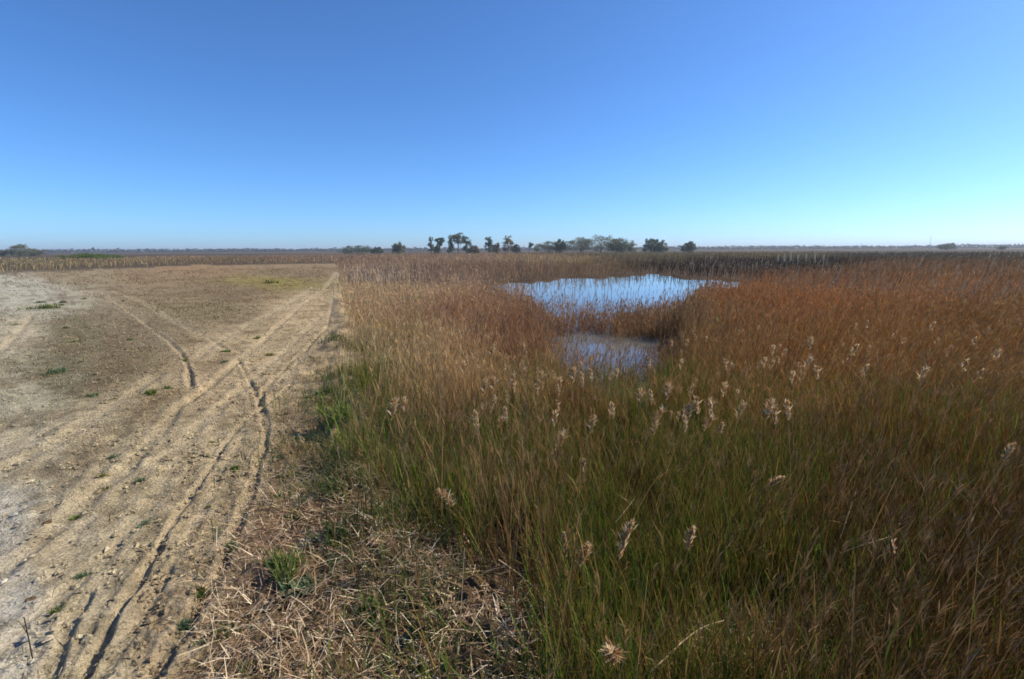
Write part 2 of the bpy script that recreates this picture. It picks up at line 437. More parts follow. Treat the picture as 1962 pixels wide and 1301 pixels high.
GREEN_W = [
 (690, 640, .55), (690, 720, .55), (720, 850, .5), (760, 620, .08), (850, 720, .06), (800, 800, .15), (900, 840, .25), (960, 900, .65), (1100, 930, .65), (1250, 930, .7), (1450, 930, .6), (1750, 850, .5), (1900, 850, .35),
 (1200, 1150, .75), (1120, 1250, .75), (1650, 1080, .15), (1850, 1150, .2), (1900, 1280, .3), (1500, 700, .05), (1700, 700, .1), (1100, 800, .12), (900, 760, .06), (1320, 1180, .5), (1450, 1250, .3), (1000, 1100, .35),
 (1000, 600, .02), (1500, 560, .02), (1800, 560, .03), (1200, 500, .02), (700, 510, .02),
]
def uv_of(X, Y):
    u, v = proj(np.stack([X, Y, np.full(X.shape, -0.2)], -1)); return np.clip(u, -600, 2600), np.clip(v, 478.5, 1600)
GAIN = 1.75
_rc = [(a, b, srgb(c)) for a, b, c in REED_COL]
def reed_col(X, Y):
    u, v = uv_of(X, Y); return np.clip(idw(u, v, _rc) * GAIN * np.array([1.0, 1.0, 1.0]) * np.stack([np.ones_like(u), 1 + 0.13 * sstep(900, 1400, u), 1 - 0.28 * sstep(850, 1300, u)], -1) * (1 - 0.34 * sstep(820, 1020, v))[..., None], 0, 0.75)  # nearest reeds darkened in the colour itself, for the deep shade among them
def green_w(X, Y):
    u, v = uv_of(X, Y); return idw(u, v, GREEN_W)[..., 0]
THATCH = P2([(400, 1330), (430, 1080), (540, 960), (620, 900), (690, 930), (780, 1010), (850, 1080), (910, 1160), (960, 1330)], 0.0)
THATCH2 = P2([(1330, 1290), (1345, 1215), (1450, 1175), (1560, 1200), (1560, 1290)], -0.2)
def density(X, Y):
    s = edge_s(X, Y); far = np.interp(X, flx, fly)
    d = sstep(-0.15, 0.5 + 0.7 * sstep(11, 6, Y), s) * np.clip(0.35 + 1.3 * sstep(0.3, 0.6, fbm(X, Y, 0.9, 212)) + sstep(0.5, 2.2, s), 0, 1)
    d = np.maximum(d, sstep(0.0, 4.0, Y - far))
    sd = pond_sd(X, Y)
    nz = fbm(X, Y, 1.6, 70)
    pond = np.where(sd < 0, 0.03 + 0.34 * sstep(0.46, 0.66, fbm(X, Y, 3.5, 207)) + 0.5 * sstep(-1.8, 0, sd) * sstep(0.35, 0.7, nz), 1.0)
    ins = inside(X, Y, STRIP)
    pond = np.where(ins, 0.95 * sstep(0.2, 0.5, nz), pond)
    u, v = uv_of(X, Y)
    low = (sd < 0) & (v > 680)
    pond = np.where(low, 0.60 + 0.4 * sstep(0.42, 0.6, nz) + 0.6 * sstep(740, 830, v) * sstep(0.25, 0.5, nz), pond)
    d = d * pond
    th = np.clip((np.minimum(sdist(X, Y, THATCH), sdist(X, Y, THATCH2)) + 0.9 * (fbm(X, Y, 1.1, 210) - 0.5)) / 0.5 + 0.3, 0.04, 1)
    # loose clumps standing out in front of the bed
    stray = 0.55 * sstep(0.54, 0.64, fbm(X, Y, 0.55, 216)) * np.exp(-((s - 0.15) / 0.6) ** 2) * sstep(14, 10, Y) * (sd > 0)
    return np.maximum(d * th * (0.4 + 0.6 * sstep(0.38, 0.5, fbm(X, Y, 0.5, 218)) + sstep(1.0, 2.6, s)).clip(0, 1), stray)
def reed_h(X, Y):
    h = 1.28 * (0.62 + 0.40 * fbm(X, Y, 2.6, 81) + 0.36 * vnoise(X, Y, 0.7, 83))
    u, v = uv_of(X, Y)
    sd = pond_sd(X, Y)
    h = np.where(sd < 0, h * np.where(inside(X, Y, STRIP), 0.72, 0.58), h)
    near_pool = np.exp(-((u - 1160) / 190.0) ** 2) * sstep(1000, 900, v) * sstep(700, 760, v)
    h = h * (1 - 0.28 * near_pool)
    h = h * (1 - 0.42 * sstep(720, 600, u) * sstep(530, 512, v))
    dk = np.exp(-((u - 1410) / 130.0) ** 2 - ((v - 517) / 13.0) ** 2)
    h = h * (1 - 0.45 * dk)
    return h

def scatter(n, rmin, rmax, a0, a1, power=1.0):
    """points with density ~ r^-power per area"""
    x = rng.random(n); k = 2 - power
    r = (rmin ** k + x * (rmax ** k - rmin ** k)) ** (1 / k) if abs(k) > 1e-6 else rmin * (rmax / rmin) ** x
    a = np.radians(U(a0, a1, n)); return r * np.sin(a), r * np.cos(a)

def jitter_col(c, amp=0.25, warm=0.08):
    n = len(c); b = np.exp(rng.normal(0, amp, n))[:, None]
    t = rng.normal(0, warm, (n, 1)); return np.clip(c * b * np.concatenate([1 + t, np.ones((n, 1)), 1 - t], 1), 0.005, 0.8)

def reed_stand(bag, X, Y, level, hscale=1.0):
    n = len(X); Z = plant_z(X, Y)
    Z = np.maximum(Z, -0.6)
    R = np.hypot(X, Y)
    H = reed_h(X, Y) * U(0.62, 1.12, n) * hscale
    base = np.stack([X, Y, Z - 0.03], -1)
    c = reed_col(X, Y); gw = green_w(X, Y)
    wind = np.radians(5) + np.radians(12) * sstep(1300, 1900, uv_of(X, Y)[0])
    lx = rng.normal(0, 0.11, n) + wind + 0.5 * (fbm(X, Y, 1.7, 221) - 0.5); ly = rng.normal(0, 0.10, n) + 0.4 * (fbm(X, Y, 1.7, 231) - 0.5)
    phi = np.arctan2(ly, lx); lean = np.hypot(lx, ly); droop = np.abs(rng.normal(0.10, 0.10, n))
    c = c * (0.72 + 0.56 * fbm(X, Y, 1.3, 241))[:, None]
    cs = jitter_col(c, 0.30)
    wmin = 0.00055 * R
    W = np.maximum(U(0.004, 0.007, n), wmin * (1.0 if level < 2 else 1.6))
    if level < 2:       # a share of stout bleached canes among the thin ones
        st = rng.random(n) < 0.16; W = np.where(st, W * 1.7, W); H = np.where(st, H * 1.12, H); cs = np.where(st[:, None], np.clip(cs * 0.6 + srgb((190, 156, 104)) * 0.42, 0, .7), cs)
    sg = (4, 3, 2)[level]
    ribbons(bag, base, phi, lean, droop, H, W, sg, cs, None, U(0, 2 * math.pi, n), 'stem')
    nl = (4, 2, 1)[level]
    for k in range(nl):
        t = U(0.18, 0.92, n)
        b = curve_at(base, phi, lean, droop, H, t)
        lp = U(0, 2 * math.pi, n)
        isg = rng.random(n) < gw * (1.15 - t)
        gcol = srgb((96, 112, 40)) * 1.0 * np.exp(rng.normal(0, 0.3, n))[:, None]
        lc = np.where(isg[:, None], gcol, jitter_col(c * 1.05, 0.3))
        L = U(0.14, 0.36, n) * (1 if level < 2 else 1.5)
        ribbons(bag, b, lp, U(0.06, (0.38, 0.55, 0.6)[level], n), U(0.05, (0.5, 0.8, 0.9)[level], n), L, np.maximum(U(0.004, (0.008, 0.010, 0.011)[level], n), wmin * 1.4), (3, 2, 2)[level], lc, None, None, 'leaf')
    # feathery heads
    hp = rng.random(n) < (0.30, 0.42, 0.35)[level]
    idx = np.nonzero(hp)[0]
    top = curve_at(base, phi, lean, droop, H, 0.97)[idx]
    pc = c[idx] * 1.12 * 0.7 + 0.3 * srgb((188, 156, 118)) * 0.8
    for k in range((9, 3, 2)[level]):
        m = len(idx)
        ribbons(bag, top - np.array([0, 0, 1]) * (U(0, 0.10, m))[:, None], phi[idx] + rng.normal(0, 0.9, m), lean[idx] + np.abs(rng.normal(0.08, (0.14, 0.2, 0.22)[level], m)),
                U(0.1, 0.7, m), U((0.06, 0.10, 0.10)[level], (0.15, 0.20, 0.22)[level], m), np.maximum(U(0.004, (0.008, 0.014, 0.018)[level], m), wmin[idx] * (1.4, 2.0, 2.0)[level]), 2, jitter_col(pc, 0.25), None, U(0, 6.28, m), 'plume')

def keep(X, Y, f=1.0, dens=density):
    k = rng.random(len(X)) < dens(X, Y) * f
    return X[k], Y[k]

bag = Bag()
X, Y = scatter(19000, 1.5, 9.5, -25, 70, 0.6); X, Y = keep(X, Y, 0.9, lambda X, Y: density(X, Y) * (1 - 0.62 * np.clip(green_w(X, Y) * 1.5, 0, 1))); reed_stand(bag, X, Y, 0)
tag(obj('reed_bed', bag.mesh('reed_bed', M_REED)), 'tall dry brown reeds mixed with green blades beside the sandy bank', 'reeds', kind='stuff')
t0 = bag.tris()
bag = Bag()
X, Y = scatter(44000, 8.5, 34, -30, 56, 0.9); X, Y = keep(X, Y, 0.95)
X2, Y2 = scatter(60000, 15, 26, -2, 24, 0.0); k = inside(X2, Y2, STRIP) & (rng.random(60000) < 0.16 * sstep(.25, .5, fbm(X2, Y2, 1.6, 70))); X = np.concatenate([X, X2[k]]); Y = np.concatenate([Y, Y2[k]]); reed_stand(bag, X, Y, 1)
tag(obj('reed_bed', bag.mesh('reed_bed', M_REED)), 'rusty brown reed bed spreading around the pond', 'reeds', kind='stuff')
t1 = bag.tris()
bag = Bag()
X, Y = scatter(42000, 30, 330, -54, 54, 1.45); X, Y = keep(X, Y, 1.0); reed_stand(bag, X, Y, 2, 1.1)
tag(obj('reed_bed', bag.mesh('reed_bed', M_REED)), 'far brown reed marsh reaching to the horizon trees', 'reeds', kind='stuff')
t2 = bag.tris()

# green undergrowth: soft blades low between the stems
def blades(bag, X, Y, L0, L1, cols, W0=0.005, W1=0.010, segs=3, lean=0.35, droop=0.8):
    n = len(X); Z = np.maximum(plant_z(X, Y), -0.5); R = np.hypot(X, Y)
    ci = rng.integers(0, len(cols), n)
    c = np.array([srgb(q) for q in cols])[ci] * np.exp(rng.normal(0, 0.28, n))[:, None]
    ribbons(bag, np.stack([X, Y, Z - 0.02], -1), U(0, 2 * math.pi, n), np.abs(rng.normal(0.05, lean, n)), U(0.05, droop, n), U(L0, L1, n),
            np.maximum(U(W0, W1, n), 0.0007 * R), segs, np.clip(c, 0, 0.7), None, None, 'leaf')
bag = Bag()
gd = lambda X, Y: density(X, Y) * np.clip(green_w(X, Y) * 2.0 * sstep(0.2, 0.5, fbm(X, Y, 0.8, 131)) * 1.3, 0, 1)
X, Y = scatter(110000, 1.6, 13, -28, 68, 0.7); X, Y = keep(X, Y, 1.0, gd)
blades(bag, X, Y, 0.40, 1.05, [(100, 122, 32), (84, 110, 30), (122, 126, 40), (70, 102, 38), (132, 110, 48), (116, 86, 46)], 0.005, 0.010, 3, 0.22, 0.6)
X, Y = scatter(9000, 9, 60, -32, 10, 1.2)
k = rng.random(len(X)) < np.exp(-((edge_s(X, Y) - 0.45) / 0.5) ** 2) * sstep(0.35, 0.65, fbm(X, Y, 2.0, 132)); X, Y = X[k], Y[k]
blades(bag, X, Y, 0.3, 1.0, [(86, 98, 50), (100, 108, 56), (76, 92, 54)])
X, Y = scatter(90000, 2.8, 18, -40, 14, 0.8)
es = edge_s(X, Y); k = rng.random(len(X)) < np.exp(-((es - 0.1) / 1.15) ** 2) * sstep(0.44, 0.56, fbm(X, Y, 0.75, 133)) * (0.45 + 0.55 * sstep(4.5, 6, Y)); X, Y = X[k], Y[k]
blades(bag, X, Y, 0.08, 0.42, [(96, 108, 46), (84, 100, 44), (120, 120, 60), (70, 88, 42), (134, 112, 70)], 0.005, 0.011, 2, 0.5, 0.9)
tag(obj('green_undergrowth', bag.mesh('green_undergrowth', M_GREEN)), 'dense green grass blades growing low among the reeds', 'grass', kind='stuff')
t3 = bag.tris()
# brown dead blades filling the reed floor near by
bag = Bag()
X, Y = scatter(60000, 1.6, 14, -25, 68, 0.7); X, Y = keep(X, Y, 0.6)
blades(bag, X, Y, 0.25, 0.7, [(112, 82, 52), (128, 98, 66), (96, 66, 40), (140, 108, 74), (104, 62, 34)], 0.004, 0.009, 2, 0.6, 1.1)
tag(obj('dead_undergrowth', bag.mesh('dead_undergrowth', M_LITTER)), 'tangled brown dead blades under the standing reeds', 'dead grass', kind='stuff')
t4 = bag.tris()

# ------------------------------------------------------------------ litter, thatch and clods on the ground
bag = Bag()
X, Y = scatter(70000, 2.4, 12, -35, 50, 0.8)
th = np.exp(-np.maximum(np.minimum(sdist(X, Y, THATCH), sdist(X, Y, THATCH2)), 0) / 0.45) * 0.9
eb = 0.5 * np.exp(-((edge_s(X, Y) - 0.1) / 0.8) ** 2)
k = rng.random(len(X)) < np.maximum(th, eb); X, Y = X[k], Y[k]; n = len(X)
hz = np.abs(rng.normal(0, 0.045, n))
c = np.array([srgb(q) for q in [(218, 192, 154), (192, 164, 126), (150, 122, 90), (232, 212, 176), (106, 80, 58), (176, 140, 112)]])[rng.integers(0, 6, n)] * np.exp(rng.normal(0, .2, n))[:, None]
ribbons(bag, np.stack([X, Y, plant_z(X, Y) + hz], -1), U(0, 6.283, n), U(0.9, 1.65, n), U(0, 0.5, n), 0.03 + 0.22 * rng.random(n) ** 2, U(0.004, 0.009, n), 2, c, None, None, 'stem')
tag(obj('reed_litter', bag.mesh('reed_litter', M_LITTER)), 'broken grey brown reed litter matted on the bank', 'litter', kind='stuff')
t5 = bag.tris()
bag = Bag()
X, Y = scatter(30000, 2.6, 40, -56, 5, 1.1); k = in_field(X, Y) & (rng.random(len(X)) < 0.35 + 0.65 * sstep(0.45, 0.6, fbm(X, Y, 1.1, 140))); X, Y = X[k], Y[k]; n = len(X)
c = np.array([srgb(q) for q in [(206, 186, 148), (186, 164, 126), (150, 126, 96), (116, 96, 70), (216, 200, 164), (120, 118, 70)]])[rng.integers(0, 6, n)]
R = np.hypot(X, Y)
ribbons(bag, np.stack([X, Y, plant_z(X, Y) + 0.012], -1), U(0, 6.283, n), U(0.7, 1.6, n), U(0, .6, n), U(0.03, 0.15, n), np.maximum(U(0.003, 0.008, n), 0.0006 * R), 2, c, None, None, 'stem')
tag(obj('field_stubble', bag.mesh('field_stubble', M_LITTER)), 'short straw stubble scattered over the sandy field', 'stubble', kind='stuff')
t6 = bag.tris()

bag = Bag()
VEGW = [(150, 640, 1.), (260, 650, .9), (400, 590, 1.), (300, 560, .7), (440, 550, .9), (520, 540, 1.), (300, 525, .8), (120, 720, .9), (60, 590, .5), (30, 640, .1), (30, 800, .15), (470, 690, .1), (400, 720, .15), (600, 590, .15),
 (200, 830, .25), (380, 850, .3), (560, 720, .3), (600, 800, .5), (250, 950, .12), (100, 1050, .06), (350, 1020, .12), (560, 900, .6), (30, 1180, .04), (500, 1050, .5), (600, 1180, .5), (230, 760, .5), (640, 1000, .7)]
X, Y = scatter(90000, 2.6, 100, -56, 8, 1.25)
def vegd(X, Y):
    u, v = uv_of(X, Y); return in_field(X, Y) * idw(u, v, VEGW)[..., 0] * (0.15 + 0.85 * sstep(0.42, 0.62, fbm(X, Y, 1.0 + 0.02 * np.hypot(X, Y), 141)))
X, Y = keep(X, Y, 1.0, vegd); n = len(X); R = np.hypot(X, Y)
u, v = uv_of(X, Y); yel = np.exp(-((u - 520) / 60.) ** 2 - ((v - 543) / 9.) ** 2)
c = np.array([srgb(q) for q in [(112, 100, 66), (128, 108, 76), (98, 100, 60), (150, 128, 92), (88, 92, 56), (120, 92, 64)]])[rng.integers(0, 6, n)]
c = c * (1 - yel[:, None]) + srgb((132, 128, 44)) * yel[:, None]
c = c * np.exp(rng.normal(0, .25, n))[:, None]
ribbons(bag, np.stack([X, Y, plant_z(X, Y) - .005], -1), U(0, 6.283, n), np.abs(rng.normal(0.5, .4, n)), U(0, .9, n), U(0.04, 0.13, n), np.maximum(U(0.004, 0.010, n), 0.0009 * R), 2, np.clip(c, 0, .7))
tag(obj('field_grass', bag.mesh('field_grass', M_LITTER)), 'sparse dull grass and dead stubble on the brown part of the field', 'grass', kind='stuff')
t8 = bag.tris()
octv = np.array([[1, 0, 0], [-1, 0, 0], [0, 1, 0], [0, -1, 0], [0, 0, 1], [0, 0, -1]], float)
octf = np.array([[0, 2, 4], [2, 1, 4], [1, 3, 4], [3, 0, 4], [2, 0, 5], [1, 2, 5], [3, 1, 5], [0, 3, 5]])
X, Y = scatter(52000, 2.6, 45, -56, 12, 1.15)
k = (in_field(X, Y) | (np.abs(edge_s(X, Y)) < 0.6)) & (rng.random(len(X)) < 0.25 + 0.75 * sstep(0.4, 0.62, fbm(X, Y, 0.9, 150))); X, Y = X[k], Y[k]; n = len(X)
sz = np.exp(rng.normal(-4.0, 0.5, n)); sz = np.clip(sz, 0.008, 0.042)
vv = octv[None] * (1 + rng.normal(0, 0.22, (n, 6, 1))) * sz[:, None, None] * np.array([1.15, 1.0, 0.6])
a = U(0, 6.28, n); ca, sa = np.cos(a)[:, None], np.sin(a)[:, None]
vx = vv[..., 0] * ca - vv[..., 1] * sa; vy = vv[..., 0] * sa + vv[..., 1] * ca
pz = plant_z(X, Y)
V = np.stack([vx + X[:, None], vy + Y[:, None], vv[..., 2] + pz[:, None] + 0.25 * sz[:, None]], -1).reshape(-1, 3)
cc = np.repeat((ground_albedo(X, Y) * np.exp(rng.normal(0.0, 0.16, n))[:, None])[:, None], 6, 1).reshape(-1, 3)
T = (octf[None] + (np.arange(n) * 6)[:, None, None]).reshape(-1, 3)
tag(obj('soil_clods', mesh_from('soil_clods', V, None, cc, M_SOIL, False, T)), 'small dry clods of sandy soil lying over the field', 'clods', kind='stuff')
t7 = len(T)

# ------------------------------------------------------------------ seed-headed reeds that stand out singly
def plume_parts(seed, H, L, lean, phi, bend, n_str, stem_w, fat=1.0):
    """stem, plume and leaf meshes of one reed; origin at its foot"""
    global rng
    keep_rng = rng; rng = np.random.default_rng(seed)
    out = {}
    one = lambda x: np.array([x], float)
    b = Bag()
    base = np.zeros((1, 3))
    pale = srgb((196, 168, 124)); 
    for psi in (0.0, math.pi / 2):
        ribbons(b, base, one(phi), one(lean), one(bend * 0.35), one(H), one(stem_w), 7, pale[None] * 0.75, None, one(psi), 'stem')
    out['stem'] = b.mesh('stem', M_REED)
    b = Bag()
    t = np.linspace(1 - L / H, 0.995, n_str) 
    p = curve_at(np.zeros((n_str, 3)), np.full(n_str, phi), np.full(n_str, lean), np.full(n_str, bend * 0.35), np.full(n_str, H), t)
    f = np.sin(np.pi * np.clip((t - t[0]) / (t[-1] - t[0]) * 0.8 + 0.15, 0, 1))
    c = np.array([srgb(q) for q in [(240, 220, 180), (224, 198, 152), (196, 160, 112), (166, 122, 78)]])[rng.integers(0, 4, n_str)]
    lp = phi + rng.normal(0, 1.6, n_str)
    jit = rng.normal(0, 0.006 * fat, (n_str, 3)); ribbons(b, p + jit, lp, np.abs(rng.normal(0.22, 0.16, n_str)) + 0.25 * bend * rng.random(n_str), U(0.1, 0.7, n_str) * (0.4 + bend), (0.02 + 0.24 * L * f) * U(0.5, 1.1, n_str) * fat, U(0.005, 0.011, n_str) * fat, 3, c, None, U(0, 6.28, n_str), 'plume')
    out['plume'] = b.mesh('plume', M_PLUME)
    leaves = []
    for k in range(3):
        b = Bag(); tt = 0.3 + 0.17 * k
        pp = curve_at(base, one(phi), one(lean), one(bend * .35), one(H), tt)
        ribbons(b, pp, U(0, 6.28, 1), U(.35, .7, 1), U(.3, .9, 1), U(.25, .42, 1), one(max(0.011, stem_w * 1.4)), 4, srgb((150, 122, 72))[None], None, None, 'leaf')
        leaves.append(b.mesh('leaf', M_REED))
    out['leaves'] = leaves
    rng = keep_rng
    return out

def place_plume(parts, foot, label, group=None, rz=0.0, s=1.0):
    e = bpy.data.objects.new('seed_headed_reed', None); COL.objects.link(e)
    e.location = foot; e.rotation_euler = (0, 0, rz); e.scale = (s, s, s); e.empty_display_size = 0.1
    tag(e, label, 'reed', group)
    obj('stem', parts['stem'], e); obj('plume', parts['plume'], e)
    for m in parts['leaves']: obj('leaf', m, e)
    return e

# foreground heads: tip pixel, top level, plume length, droop azimuth, lean, bend, fatness, label
FG = [
 ((838, 940), 0.85, .26, math.pi, .12, 1.5, 1.1, 'pale drooping seed head bending left over the litter at the field edge'),
 ((1080, 1022), 0.80, .20, 2.4, .05, .3, .9, 'upright cream seed head standing over dead thatch beside the ginger head'),
 ((1128, 1045), 0.72, .22, .4, .10, .9, 1.3, 'ginger and cream ruffled seed head bent over green grass'),
 ((1212, 1000), 0.95, .34, .2, .12, .6, 1.1, 'long loose brown seed head leaning over green grass'),
 ((1170, 1255), 1.00, .17, -2.0, .10, 1.4, 1.5, 'fluffy pale curled seed head closest to the bank'),
 ((1502, 915), 0.90, .20, -.6, .25, 1.2, 1.0, 'pale fan shaped seed head with spread bristles in dark reeds'),
 ((1705, 1030), 0.85, .18, 1.9, .10, .6, .8, 'thin pale seed head among the dark rusty reeds'),
 ((1945, 850), 0.95, .24, .3, .35, .8, 1.0, 'straw coloured seed head leaning outward in the tall rusty reeds'),
 ((1385, 810), 0.95, .16, .9, .12, .9, .9, 'orange brown drooping seed head above green blades'),
 ((1120, 880), 0.85, .15, .9, .08, .6, .9, 'short tan seed head just rising over the green blades'),
 ((1330, 1010), 0.80, .22, .7, .16, .7, 1.0, 'rust brown seed head over bright green blades'),
]
for i, ((u, v), zt, L, phi, lean, bend, fat, lab) in enumerate(FG):
    tip = pix(np.array(float(u)), np.array(float(v)), zt)
    H = (zt - Z_MARSH) / max(0.5, math.cos(lean) - 0.38 * bend * .35)
    off = curve_at(np.zeros((1, 3)), np.array([phi]), np.array([lean]), np.array([bend * .35]), np.array([H]), 1.0)[0]
    foot = tip - off
    place_plume(plume_parts(500 + i, H, L, lean, phi, bend, 240, 0.007, fat * 1.0), foot, lab)

TALL = [(992, 652), (1004, 668), (1016, 650), (985, 690), (1030, 700), (864, 690), (846, 705), (1226, 690)]
for i, (u, v) in enumerate(TALL):
    foot = pix(np.array(float(u) + rng.uniform(-8, 8)), np.array(905. + rng.uniform(-20, 25)), Z_MARSH)
    zt = CAM_H - (v - 478.) / F * foot[1] * 1.02; H = (zt - Z_MARSH) / .97
    place_plume(plume_parts(600 + i, H, .14, .03, rng.uniform(0, 6), .2, 40, 0.010, .7), foot, 'tall pale bare stem rising well above the green blades near the pond', 'tall bare stems before the pond')
# many paler heads a little farther off
variants = [plume_parts(700 + k, 1.25, L, ln, ph, bd, 80, 0.008, ft * 1.0) for k, (L, ln, ph, bd, ft) in enumerate(
    [(.22, .05, 0.3, .3, 1.5), (.26, .10, 1.0, .7, 1.6), (.20, .04, 2.6, .3, 1.4), (.28, .16, 0.0, .9, 1.6), (.24, .22, 0.2, .6, 1.5)])]
MID = [(875, 690), (925, 655), (980, 750), (972, 690), (1104, 690), (1090, 700), (1040, 735), (1217, 758), (1296, 686), (1299, 770), (1354, 758), (1383, 758), (1408, 745),
 (1455, 758), (1530, 770), (1370, 682), (1310, 648), (1290, 648), (1500, 682), (1690, 628), (1735, 688), (1625, 690), (1582, 700), (1512, 668), (1636, 618), (1650, 610), (925, 790),
 (880, 760), (760, 760), (722, 760), (1010, 690), (1150, 690), (1175, 705), (1240, 800), (1340, 640), (1430, 680), (1475, 660), (1545, 640), (1575, 620), (1600, 650), (1720, 640), (1760, 610),
 (1790, 650), (1820, 680), (1660, 660), (1855, 700), (1900, 660), (940, 700), (1060, 720), (1330, 720), (1125, 715), (1020, 800), (1160, 770), (1270, 730), (1785, 640), (1850, 640), (1410, 630), (1450, 620)]
MID += [(float(rng.uniform(860, 1620)), float(rng.uniform(640, 800))) for k in range(46)]
for i, (u, v) in enumerate(MID):
    p = variants[4 if u > 1550 and i % 2 else (3 if u > 1700 else i % 4)]
    s = (0.78 if i < 58 else 0.66) + 0.42 * rng.random(); zt = Z_MARSH + 1.2 * s
    foot = pix(np.array(float(u)), np.array(float(v)), zt); foot[2] = Z_MARSH - 0.03
    if sdist(np.array([foot[0]]), np.array([foot[1]]), POND)[0] < -0.4: foot[2] = -0.42
    lab, grp = (('pale buff seed head over the tan reeds between field and pond', 'seed heads over the tan reeds') if u < 1000 else
                ('pale buff seed head in front of the near end of the pond', 'seed heads before the pond') if u < 1290 and v < 740 else
                ('pale buff seed head high among the rust red reeds beyond the green blades', 'seed heads among the rusty reeds') if v < 700 else
                ('pale buff seed head where the rusty reeds meet the green blades', 'seed heads along the green blades'))
    place_plume(p, foot, lab, grp, rng.uniform(-.5, .5), s)

# ------------------------------------------------------------------ loose canes
def tube(name, pts, r, mat, col, sides=5):
    pts = np.asarray(pts, float); n = len(pts); V = []; 
    rr = np.linspace(r, r * 0.6, n)
    for i in range(n):
        d = pts[min(i + 1, n - 1)] - pts[max(i - 1, 0)]; d /= np.linalg.norm(d)
        a = np.cross(d, [0.3, 0.2, 0.93]); a /= np.linalg.norm(a); b = np.cross(d, a)
        for k in range(sides):
            t = 2 * math.pi * k / sides; V.append(pts[i] + rr[i] * (a * math.cos(t) + b * math.sin(t)))
    Q = [(i * sides + k, i * sides + (k + 1) % sides, (i + 1) * sides + (k + 1) % sides, (i + 1) * sides + k) for i in range(n - 1) for k in range(sides)]
    return mesh_from(name, np.array(V), np.array(Q), np.tile(col, (len(V), 1)), mat, True)
CANES = [
 ([(833, 1112, .06), (862, 1090, .16), (892, 1066, .28)], 'pale broken cane leaning out of the dead thatch', .006),
 ([(955, 1072, .34), (995, 1100, .20), (1035, 1135, .05)], 'broken grey cane sloping down beside the green grass', .006),
 ([(1578, 1112, .10), (1610, 1030, .40), (1642, 935, .75)], 'long straight tan cane slanting up through dark reeds', .006),
 ([(1245, 1290, .30), (1300, 1235, .38), (1345, 1200, .36), (1390, 1188, .30)], 'long bleached cane arching over the grass near the fluffy head', .006),
 ([(1392, 1300, .0), (1394, 1230, .30), (1396, 1150, .60)], 'bare upright cane standing in the matted thatch', .005),
 ([(880, 1240, .0), (884, 1150, .35), (890, 1050, .75)], 'thin bare upright cane at the edge of the litter', .004),
 ([(1610, 1060, .35), (1650, 1045, .42), (1700, 1030, .45)], 'short pale cane bent under the thin seed head', .004),
 ([(1180, 1000, .40), (1205, 970, .50), (1215, 955, .55)], 'thin white straw crossing the green blades', .004),
 ([(800, 1180, .03), (830, 1150, .05), (870, 1120, .08)], 'pale cane lying flat on the litter', .005),
]
for pts, lab, r in CANES:
    w3 = np.array([pix(np.array(float(a)), np.array(float(b)), z) for a, b, z in pts])
    # smooth resample
    t = np.linspace(0, 1, len(w3)); tt = np.linspace(0, 1, 9); sm = np.stack([np.interp(tt, t, w3[:, k]) for k in range(3)], -1)
    sm[1:-1] = (sm[:-2] + sm[1:-1] * 2 + sm[2:]) / 4
    o0 = sm[0].copy(); e = bpy.data.objects.new('reed_cane', None); COL.objects.link(e); e.location = o0; e.empty_display_size = .1
    tag(e, lab, 'cane')
    obj('stalk', tube('stalk', sm - o0, r, M_LITTER, srgb((206, 180, 140))), e)
    b = Bag(); d = sm[5] - o0
    ribbons(b, d[None], U(0, 6.28, 1), U(.6, 1.2, 1), U(.2, .8, 1), U(.12, .2, 1), np.array([.008]), 3, srgb((170, 140, 100))[None])
    obj('leaf_sheath', b.mesh('leaf_sheath', M_LITTER), e)

# ------------------------------------------------------------------ weeds rooted in the field
def weed_meshes(seed, n, L, cols, upright, wleaf):
    global rng
    kr = rng; rng = np.random.default_rng(seed); b = Bag()
    cl = rng.normal(0, L * .55, (7, 2)); cl[:, 1] *= .6; ci = rng.integers(0, 7, n)
    base = np.stack([cl[ci, 0] + rng.normal(0, L * .2, n), cl[ci, 1] + rng.normal(0, L * .2, n), np.full(n, -.015)], -1)
    c = np.array([srgb(q) for q in cols])[rng.integers(0, len(cols), n)] * np.exp(rng.normal(0, .2, n))[:, None]
    ribbons(b, base, U(0, 6.28, n), np.abs(rng.normal(0, 1.25 - upright, n)).clip(0, 1.4), U(.1, .8, n), L * U(.4, 1.1, n), wleaf * U(.6, 1.2, n), 3, c)
    leaves = b.mesh('leaves', M_GREEN); b = Bag(); m = 4
    ribbons(b, np.zeros((m, 3)), U(0, 6.28, m), U(.1, .5, m), U(0, .4, m), L * U(.8, 1.2, m), np.full(m, wleaf * .35), 3, np.tile(srgb((120, 110, 60)), (m, 1)), None, None, 'stem')
    stems = b.mesh('stems', M_GREEN); rng = kr
    return leaves, stems
GRN = [(86, 110, 44), (104, 126, 52), (120, 134, 64), (74, 98, 46), (128, 122, 70)]
GRY = [(100, 118, 84), (120, 134, 100), (88, 108, 72)]
OLV = [(120, 118, 50), (104, 110, 48), (134, 124, 64)]
WK = [weed_meshes(801, 170, .09, GRN, .25, .017), weed_meshes(802, 150, .10, GRY, .2, .016), weed_meshes(803, 90, .08, OLV, .2, .014), weed_meshes(804, 220, .20, GRN, .6, .012)]
